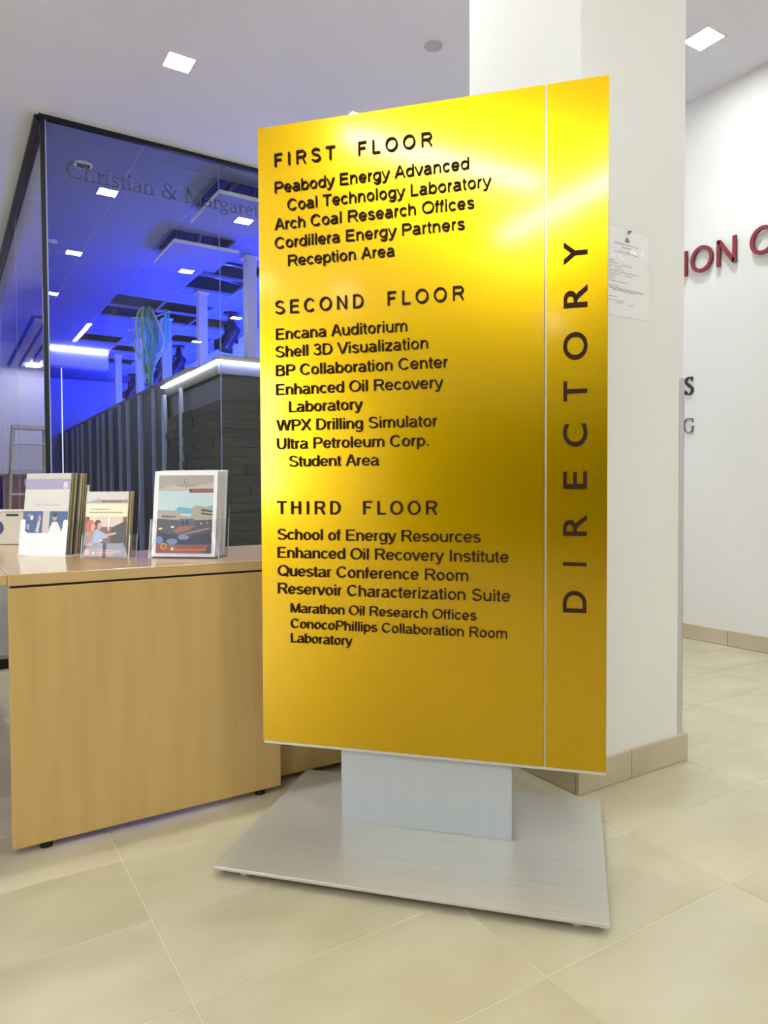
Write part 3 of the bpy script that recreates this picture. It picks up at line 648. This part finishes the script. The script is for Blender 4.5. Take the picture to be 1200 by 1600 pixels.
# ================================================================== RECEPTION DESK
DT, D0, D1 = .742, 2.052, 2.672
t = thing('reception_desk', 'maple reception desk with a dark shadow line under its top', 'desk', (.8, D0, 0))
ox, oy = .8, D0
def db(x0, x1, y0, y1, z0, z1, mt, nm, b=.002): return MB().box(x0-ox, x1-ox, y0-oy, y1-oy, z0, z1, mt, b).build(nm, t)
db(.1425, 1.5, D0, D1, .712, DT, 'maple_top', 'desk_top')
db(.150, 1.49, D0+.006, D1-.02, .706, .7115, 'dark_gap', 'shadow_gap', 0)
db(.1425, .899, D0, D0+.022, .022, .706, 'maple', 'front_panel')
db(.905, 1.49, D0+.066, D0+.088, .022, .706, 'maple', 'front_panel'); db(.877, .899, D0+.022, D1-.1, .022, .706, 'maple', 'end_panel')
db(1.468, 1.49, D0+.09, D1-.02, .022, .706, 'maple', 'end_panel')
db(.98, 1.44, D0+.1, D1-.05, .03, .69, 'maple', 'drawer_pedestal')
for zz in (.05, .27, .49): db(1.0, 1.42, D1-.05, D1-.032, zz, zz+.2, 'maple', 'drawer'); db(1.15, 1.27, D1-.032, D1-.02, zz+.15, zz+.16, 'alu_edge', 'drawer_handle', 0)
for x, y in ((.225, D0+.03), (.84, D0+.03), (1.45, D0+.09), (1.45, D1-.06), (.30, D1-.06)): MB().cyl((x-ox, y-oy, 0), (x-ox, y-oy, .022), .016, 'black_rubber', n=14).build('levelling_foot', t)
db(.29, .31, D1-.1, D1-.02, .022, .706, 'maple', 'back_leg')
t = thing('desk_return', 'maple desk return running back beside the reception desk', 'desk', (-.2, 3.0, 0))
MB().box(-.9, .342, -.938, -.40, .714, .7405, 'maple_top', .002).box(-.9, .62, -.318, .75, .714, .7405, 'maple_top', .002).box(-.9, .342, -.40, -.318, .714, .7405, 'maple_top', .0).build('desk_top', t)
MB().box(-.88, -.86, -.9, .7, .0, .714, 'maple', .002).build('end_panel', t)
MB().box(-.86, -.1, .68, .70, .1, .714, 'maple', .002).build('modesty_panel', t)
t = thing('filing_cabinet', 'low grey cabinet standing behind the desk return', 'cabinet', (.05, 4.3, 0))
MB().box(-.9, .42, 0, .45, .06, .70, 'cabinet_grey', .004).build('body', t); MB().box(-.88, .40, .03, .43, 0, .06, 'black_rubber').build('plinth', t)
for i in range(3): MB().box(-.88+i*.433, -.46+i*.433, -.012, 0, .08, .68, 'cabinet_grey', .003).build('door', t)
# carton
t = thing('white_carton', 'pale carton with a dark blue round emblem on the desk return', 'box', (.16, 3.36, DT-.0005), -.5)
MB().box(-.16, .16, 0, .2, 0, .135, 'cardboard_white', .003).build('body', t)
MB().box(-.165, .165, -.003, .205, .135, .142, 'cardboard_white', .002).build('lid', t)
MB().cyl((.035, -.001, .07), (.035, -.0025, .07), .034, 'blue_emblem', n=24).build('emblem', t)
MB().box(.08, .13, -.002, -.0035+.001, .118, .127, 'charcoal').build('print_mark', t)

# ------------------------------------------------------------------ brochures and holders
def sheet_print(par, name, Wd, Hd, shapes, y=-.0002):
    mb = MB(); k = 0
    for mt, pts in shapes:
        k += 1
        if len(pts) == 2:
            (a, b), (c, d) = pts; pts = [(a, b), (c, b), (c, d), (a, d)]
        mb.poly([(u*Wd, y-.00006*k, v*Hd) for u, v in pts], mt)
    return mb, k
def ell(cx, cy, rx, ry, n=14): return [(cx+rx*math.cos(2*PI*i/n), cy+ry*math.sin(2*PI*i/n)) for i in range(n)]
def tilt_empty(name, lab, cat, loc, rz, lean, group=None):
    o = thing(name, lab, cat, loc, rz, group); o.rotation_euler = (-lean, 0, rz); return o
def holder(name, lab, loc, rz, Wd, Dp, back_h, front_h, mt, white=False, lean=.13):  # white: pocket coloured solid white to stand for glare on clear acrylic
    t = thing(name, lab, 'brochure holder', loc, rz)
    e = 'acrylic_edge' if not white else 'glare_white'
    sh = math.tan(lean)
    def slab(pts, nm, m_, th=.002, ax='y'):
        mb = MB(); n = len(pts)
        if ax == 'y': A = [(x, y, z) for x, y, z in pts]; B = [(x, y+th, z) for x, y, z in pts]
        else: A = pts; B = [(x+th, y, z) for x, y, z in pts]
        mb.poly(A, m_); mb.poly(B[::-1], m_)
        mb.faces(A+B, [(i, i+n, (i+1) % n+n, (i+1) % n) for i in range(n)], e)
        return mb.build(nm, t)
    slab([(0, Dp, 0), (Wd, Dp, 0), (Wd, Dp+sh*back_h, back_h), (0, Dp+sh*back_h, back_h)], 'back_plate', mt)
    r = .016; lip = front_h*.62
    pts = [(0, 0, 0), (Wd, 0, 0), (Wd, sh*front_h, front_h-.006), (Wd-.006, sh*front_h, front_h), (Wd-.014, sh*front_h, front_h), (Wd-.02, sh*front_h, front_h-.006)]
    pts += [(Wd-.02-r+r*math.cos(a), sh*lip, lip+r-r*math.sin(a)) for a in (.3, .8, 1.3)]
    pts += [(.02+r-r*math.sin(a), sh*lip, lip+r-r*math.cos(a)) for a in (.3, .8, 1.3)]
    pts += [(.02, sh*front_h, front_h-.006), (.014, sh*front_h, front_h), (.006, sh*front_h, front_h), (0, sh*front_h, front_h-.006)]
    slab(pts, 'front_pocket', mt)
    for x in (0, Wd-.002): slab([(x, 0, 0), (x, Dp, 0), (x, Dp+sh*front_h, front_h), (x, sh*front_h, front_h)], 'side_plate', 'acrylic', ax='x')
    MB().box(0, Wd, 0, Dp, 0, .003, 'acrylic' if not white else 'glare_white').build('base', t)
    return t
A1, A2, A3 = math.radians(-49.9), math.radians(-42.4), math.radians(-40.6)
def loc_at(p, a, x, y): return (p[0]+x*math.cos(a)-y*math.sin(a), p[1]+x*math.sin(a)+y*math.cos(a))
LEAN = .13
def brochures(p, a, n, Wd, Hd, y0, dy, x0, labf, group, side, shapes_fn, z=DT+.0045, spread=0, jitter=0.002, lean=LEAN, shift=None):
    for i in range(n):
        q = loc_at(p, a, x0+(shift(i) if shift else random.uniform(-jitter, jitter)), y0+i*dy)
        lab = labf(i)
        ob = tilt_empty('brochure', lab, 'brochure', (q[0], q[1], z+(i*spread)), a, lean, group)
        th = min(dy*.8, .0035)
        mb = MB().box(0, Wd, 0, th, 0, Hd, side if isinstance(side, str) else side[i % len(side)]); mb.build('pages', ob)
        if i == 0 or (shift and i == n-1):
            m2, k = sheet_print(ob, 'cover', Wd, Hd, shapes_fn(i)); m2 = m2[0] if isinstance(m2, tuple) else m2
            f = lambda u, v, d: (u*Wd, -.0002-.00006*(k+2), v*Hd)
            for (s, a0, a1, b, c, mt) in TEXTS.get(labf(-1), []):
                if i == 0: text_line(m2, s, a0, a1, b, c, f, 0, mt)
            m2.build('cover', ob, fix=False)
TEXTS = {
 'one': [('Energy Systems Engineering', .25, .85, .60, .016, 'p_lilac'), ('University research programs', .2, .72, .645, .009, 'p_lilac')],
 'two': [('Energy Resource', .14, .58, .715, .022, 'p_ink'), ('Management and Development', .08, .9, .665, .022, 'p_ink'), ('ENERGY RESOURCES', .44, .86, .842, .011, 'p_pale'), ('ENERGY RESOURCES INSTITUTE', .34, .92, .045, .014, 'p_cream')],
 'three': [('SCHOOL OF', .42, .58, .842, .009, 'p_ink'), ('ENERGY RESOURCES', .36, .64, .822, .010, 'p_ink'), ('ENERGY INNOVATION CENTER', .60, .94, .764, .013, 'p_palegrey'), ('ENERGY RESOURCES INSTITUTE', .38, .86, .075, .014, 'p_cream')]}
def cover1(i):
    s = [('p_pale', [(0, 0), (1, 1)]), ('p_lilac', [(0, .80), (1, .93)]), ('p_palegrey', [(0, .93), (1, 1)]), ('p_white', [(.86, .81), (.95, .89)]), ('p_lilac', [(.875, .82), (.935, .88)]), ('p_white', [(.885, .83), (.925, .87)]),
         ('p_pale', [(0, .55), (1, .8)]), ('p_navy', [(0, 0), (1, .53)]), ('p_palegrey', [(.45, .05), (.6, .53)]), ('p_skin', ell(.72, .46, .05, .045)), ('p_green', ell(.72, .485, .055, .03)),
         ('p_white', [(.55, .12), (.62, .33), (.68, .4), (.78, .4), (.88, .3), (.9, .18), (.8, .12), (.75, .2), (.62, .14)]), ('p_pink', [(.5, 0), (.56, .14), (.7, .13), (.66, 0)]), ('p_palegrey', [(.3, .28), (.35, .42), (.4, .42), (.38, .26)]),
         ('p_pink', ell(.38, .44, .035, .04)), ('p_cream', ell(.2, .45, .04, .03)), ('p_lilac', [(.05, .3), (.16, .37)]), ('p_lilac', ell(.14, .48, .03, .02)), ('p_lilac', [(.06, .1), (.18, .13)])]
    return s
def cover2(i):
    return [('p_palegrey', [(0, 0), (1, 1)]), ('p_grey', [(0, .83), (.3, .89), (.5, .85), (1, .86), (1, .82), (0, .82)]), ('p_red', [(.38, .832), (.86, .866)]), ('p_ink', [(.885, .84), (.97, .875)]), ('p_palegrey', [(.91, .85), (.95, .865)]),
            ('p_cream', [(0, .61), (1, .80)]), ('p_photo', [(0, .1), (1, .605)]), ('p_ltwall', [(.1, .45), (.9, .605)]), ('p_white', [(.18, .42), (.2, .605)]), ('p_white', [(.55, .4), (.58, .605)]),
            ('p_screen', [(.62, .16), (.64, .44), (.98, .55), (1, .2)]), ('p_screen', [(0, .1), (1, .2)]), ('p_tan', [(0, .16), (.02, .36), (.1, .4), (.2, .36), (.21, .16)]), ('p_hair', ell(.13, .46, .11, .10)), ('p_skin', ell(.19, .44, .045, .065)),
            ('p_shirt', [(.2, .2), (.22, .38), (.3, .42), (.45, .36), (.56, .33), (.56, .28), (.42, .26), (.4, .2)]), ('p_blackhair', ell(.31, .50, .075, .06)), ('p_skin', ell(.345, .465, .045, .055)), ('p_skin', [(.55, .34), (.76, .37), (.76, .34), (.55, .31)]),
            ('p_white', [(.36, .235), (.45, .25)]), ('p_orange', [(0, .0), (1, .095)]), ('p_dark', [(.62, 0), (.8, .06), (1, .095), (1, 0)]), ('p_gold', ell(.09, .06, .055, .045)), ('p_cream', ell(.24, .045, .02, .02))]
def cover3(i):
    if i: return [('p_white', [(0, 0), (1, 1)]), ('p_grey', [(.07, .925), (.93, .95)])]
    return [('p_white', [(0, 0), (1, 1)]), ('p_grey', [(.07, .04), (.94, .95)]), ('p_grey2', [(.07, .78), (.3, .84), (.5, .80), (.94, .86), (.94, .78)]), ('p_sky', [(.07, .4), (.94, .77)]), ('p_sky2', [(.3, .5), (.94, .50), (.94, .6), (.7, .55), (.4, .58)]),
            ('p_ink', [(.475, .865), (.525, .905)]), ('p_white', [(.485, .872), (.515, .898)]), ('p_ink', [(.492, .878), (.508, .893)]), ('p_red', [(.56, .745), (.94, .79)]),
            ('p_bldg', [(.6, .45), (.62, .57), (.68, .60), (.94, .56), (.94, .4), (.6, .4)]), ('p_dark', [(.76, .555), (.94, .535), (.94, .515), (.76, .53)]), ('p_dark', [(.76, .515), (.94, .495), (.94, .478), (.76, .495)]), ('p_grey', [(.07, .38), (.07, .545), (.42, .53), (.46, .4)]),
            ('p_bldg2', [(.14, .48), (.36, .475), (.36, .455), (.14, .455)]), ('p_grey', [(.42, .4), (.43, .48), (.65, .46), (.64, .4)]), ('p_dark2', [(.07, .14), (.07, .44), (.5, .42), (.94, .43), (.94, .14)]), ('p_bldg2', [(.42, .36), (.66, .36), (.66, .44), (.42, .44)]), ('p_dark', [(.45, .37), (.5, .42)]), ('p_dark', [(.52, .37), (.57, .42)]), ('p_brick', [(.33, .3), (.42, .35), (.7, .36), (.55, .3), (.4, .27)]), ('p_tan', [(.4, .25), (.9, .34), (.9, .325), (.45, .245)]),
            ('p_dark', [(.07, .14), (.07, .3), (.3, .25), (.5, .2), (.94, .3), (.94, .14)]), ('p_ltblue', ell(.12, .19, .06, .045)), ('p_ltblue', ell(.32, .175, .09, .035)), ('p_ltblue', ell(.5, .225, .09, .03)), ('p_cream', ell(.13, .325, .035, .012)), ('p_cream', ell(.32, .345, .03, .012)),
            ('p_white', ell(.77, .385, .015, .007)), ('p_white', ell(.87, .395, .012, .006)), ('p_orange', [(.07, .04), (.94, .135)]), ('p_gold', ell(.19, .12, .055, .042)), ('p_orange', ell(.19, .12, .03, .022)), ('p_cream', ell(.33, .09, .025, .022)), ('p_dark2', [(.8, .04), (.9, .135), (.94, .135), (.94, .04)])]
P1 = (.22, 2.70); P2 = (.385, 2.484); P3 = (.565, 2.331)
holder('glare_brochure_holder', 'clear brochure holder with glare painted white, at the left end of the desk', (P1[0], P1[1], DT), A1, .198, .088, .24, .122, 'glare_white', white=True)
ORD = ('front', 'second', 'third', 'fourth', 'fifth', 'sixth', 'seventh', 'eighth', 'rearmost')
brochures(P1, A1, 9, .186, .277, .005, .009, .006, lambda i: 'one' if i < 0 else ('large pale brochure with a seated woman, front of the left holder' if i == 0 else '%s brochure from the front in the left holder' % ORD[i] if i < 8 else 'rearmost brochure in the left holder'), 'brochures in the white holder', ('p_pale', 'p_khaki', 'p_olive', 'p_palegrey', 'p_dark2', 'p_khaki'), cover1, jitter=.004)
holder('small_acrylic_holder', 'small clear acrylic holder between the two larger ones', (P2[0], P2[1], DT), A2, .172, .046, .2, .075, 'acrylic')
brochures(P2, A2, 6, .15, .213, .0075, .0065, .004, lambda i: 'two' if i < 0 else ('small brochure with two people at a screen, front of small holder' if i == 0 else '%s brochure from the front in the small holder' % ORD[i]), 'brochures in the small clear holder', ('p_cream', 'p_khaki', 'p_olive'), cover2, jitter=.002, shift=None)
holder('large_acrylic_holder', 'large clear acrylic holder beside the yellow sign', (P3[0], P3[1], DT), A3, .238, .078, .16, .125, 'acrylic')
brochures(P3, A3, 8, .216, .279, .0075, .008, .006, lambda i: 'three' if i < 0 else ('white bordered brochure with a building photo, front of large holder' if i == 0 else '%s white sheet from the front in the large holder' % ORD[i]), 'white sheets in the large clear holder', 'white_paper', cover3, spread=.0006, shift=lambda i: .0105 if i > 5 else .0012*i)

# ================================================================== DIRECTORY SIGN
sg = thing('directory_sign', 'tall freestanding yellow directory sign on a metal base plate', 'sign', (.938, 1.724, 0), math.radians(-47.44))
MB().box(-.229, .706, -.313, .316, .022, .031, 'brushed_aluminium', .0015).build('base_plate', sg)
for x, y in ((-.16, -.27), (.64, -.27), (-.16, .27), (.64, .27)): MB().cyl((x, y, 0), (x, y, .022), .016, 'alu_edge', n=16).build('foot', sg)
MB().box(0, .473, 0, .05, .031, .24, 'brushed_post', .001).build('post', sg)
MB().box(-.226, .708, -.019, .05, .236, 1.964, 'alu_edge', .0015).build('backing_panel', sg)
p1 = MB().box(-.225, .5555, -.026, -.0195, .246, 1.9655, 'gold_panel', .0008).build('main_panel', sg)
p2 = MB().box(.5605, .708, -.026, -.0195, .246, 1.9655, 'gold_panel', .0008).build('heading_panel', sg)
LINES = [("FIRST FLOOR", -.174, 1.8502, .0355, .270), ("Peabody Energy Advanced", -.174, 1.7786, .0305, .366), ("Coal Technology Laboratory", -.137, 1.7273, .0305, .423), ("Arch Coal Research Offices", -.175, 1.6775, .0305, .380),
 ("Cordillera Energy Partners", -.175, 1.6264, .0305, .355), ("Reception Area", -.136, 1.5751, .0305, .168), ("SECOND FLOOR", -.175, 1.4458, .0365, .353), ("Encana Auditorium", -.174, 1.3751, .0305, .201),
 ("Shell 3D Visualization", -.175, 1.3263, .0305, .257), ("BP Collaboration Center", -.175, 1.2744, .0305, .309), ("Enhanced Oil Recovery", -.175, 1.2218, .0305, .297), ("Laboratory", -.137, 1.1730, .0305, .076),
 ("WPX Drilling Simulator", -.175, 1.1220, .0305, .280), ("Ultra Petroleum Corp.", -.174, 1.0712, .0305, .258), ("Student Area", -.137, 1.0216, .0305, .121), ("THIRD FLOOR", -.175, .8894, .0365, .280),
 ("School of Energy Resources", -.174, .8178, .0305, .395), ("Enhanced Oil Recovery Institute", -.175, .7670, .0305, .467), ("Questar Conference Room", -.175, .7160, .0305, .362), ("Reservoir Characterization Suite", -.175, .6660, .0305, .471),
 ("Marathon Oil Research Offices", -.137, .6141, .0262, .384), ("ConocoPhillips Collaboration Room", -.137, .5705, .0262, .463), ("Laboratory", -.137, .5300, .0262, .043)]
fs_ = lambda u, v, d: (u, -.0285-d, v)
def words(s, x0, x1, z, cap, by_letter):
    wd_ = .148 if by_letter else .132
    gl_ = [glyph(c, 'grotesque', wd_) for c in s]; first = ext(gl_[0][0])[0]; last = ext(gl_[-1][0])[1]
    W = sum(q[2] for q in gl_[:-1])+last-first
    if by_letter: sx = cap*.93; tr = ((x1-x0)-W*sx)/(len(s)-1)
    else: sx = (x1-x0)/W; tr = 0
    x = x0-first*sx; mb = None
    for ch, q in zip(s, gl_):
        if ch == ' ':
            if mb: mb.build('word', sg, fix=False)
            mb = None
        else:
            mb = mb or MB()
            solid(mb, [(x+u*sx, z+v*cap) for u, v in q[0]], q[1], fs_, .0022, 'sign_letter')
            if by_letter: mb.build('letter', sg, fix=False); mb = None
        x += q[2]*sx+tr
    if mb: mb.build('word', sg, fix=False)
for s, x0, z, cap, x1 in LINES:
    hd = s.isupper(); words(s.replace(' ', '  ') if hd else s, x0, x1, z+.0015, cap, hd)
fv = lambda u, v, d: (.6585-v, -.0275-d, u)
for ch, a, b in (('D', .646, .701), ('I', .7635, .7725), ('R', .839, .893), ('E', .957, 1.001), ('C', 1.063, 1.12), ('T', 1.176, 1.226), ('O', 1.279, 1.347), ('R', 1.408, 1.463), ('Y', 1.515, 1.570)):
    mb = MB(); text_line(mb, ch, a, b, 0, .0565, fv, .0022, 'sign_letter', which='humanist'); mb.build('letter', sg, fix=False)
# lobby furniture behind the camera, mirrored in the sign
t = thing('waiting_bench', 'dark waiting bench behind the viewpoint', 'bench', (-.2, -6.2, 0))
MB().box(-1.3, 1.3, -.3, .3, .4, .5, 'dark_furniture', .01).build('seat', t)
for x in (-1.1, 1.1):
    for y in (-.22, .22): MB().box(x-.03, x+.03, y-.03, y+.03, 0, .4, 'dark_furniture').build('leg', t)
MB().box(-1.3, 1.3, -.34, -.28, .5, .95, 'dark_furniture', .01).build('backrest', t)
print('tiles', nt_, 'blocks', nb)
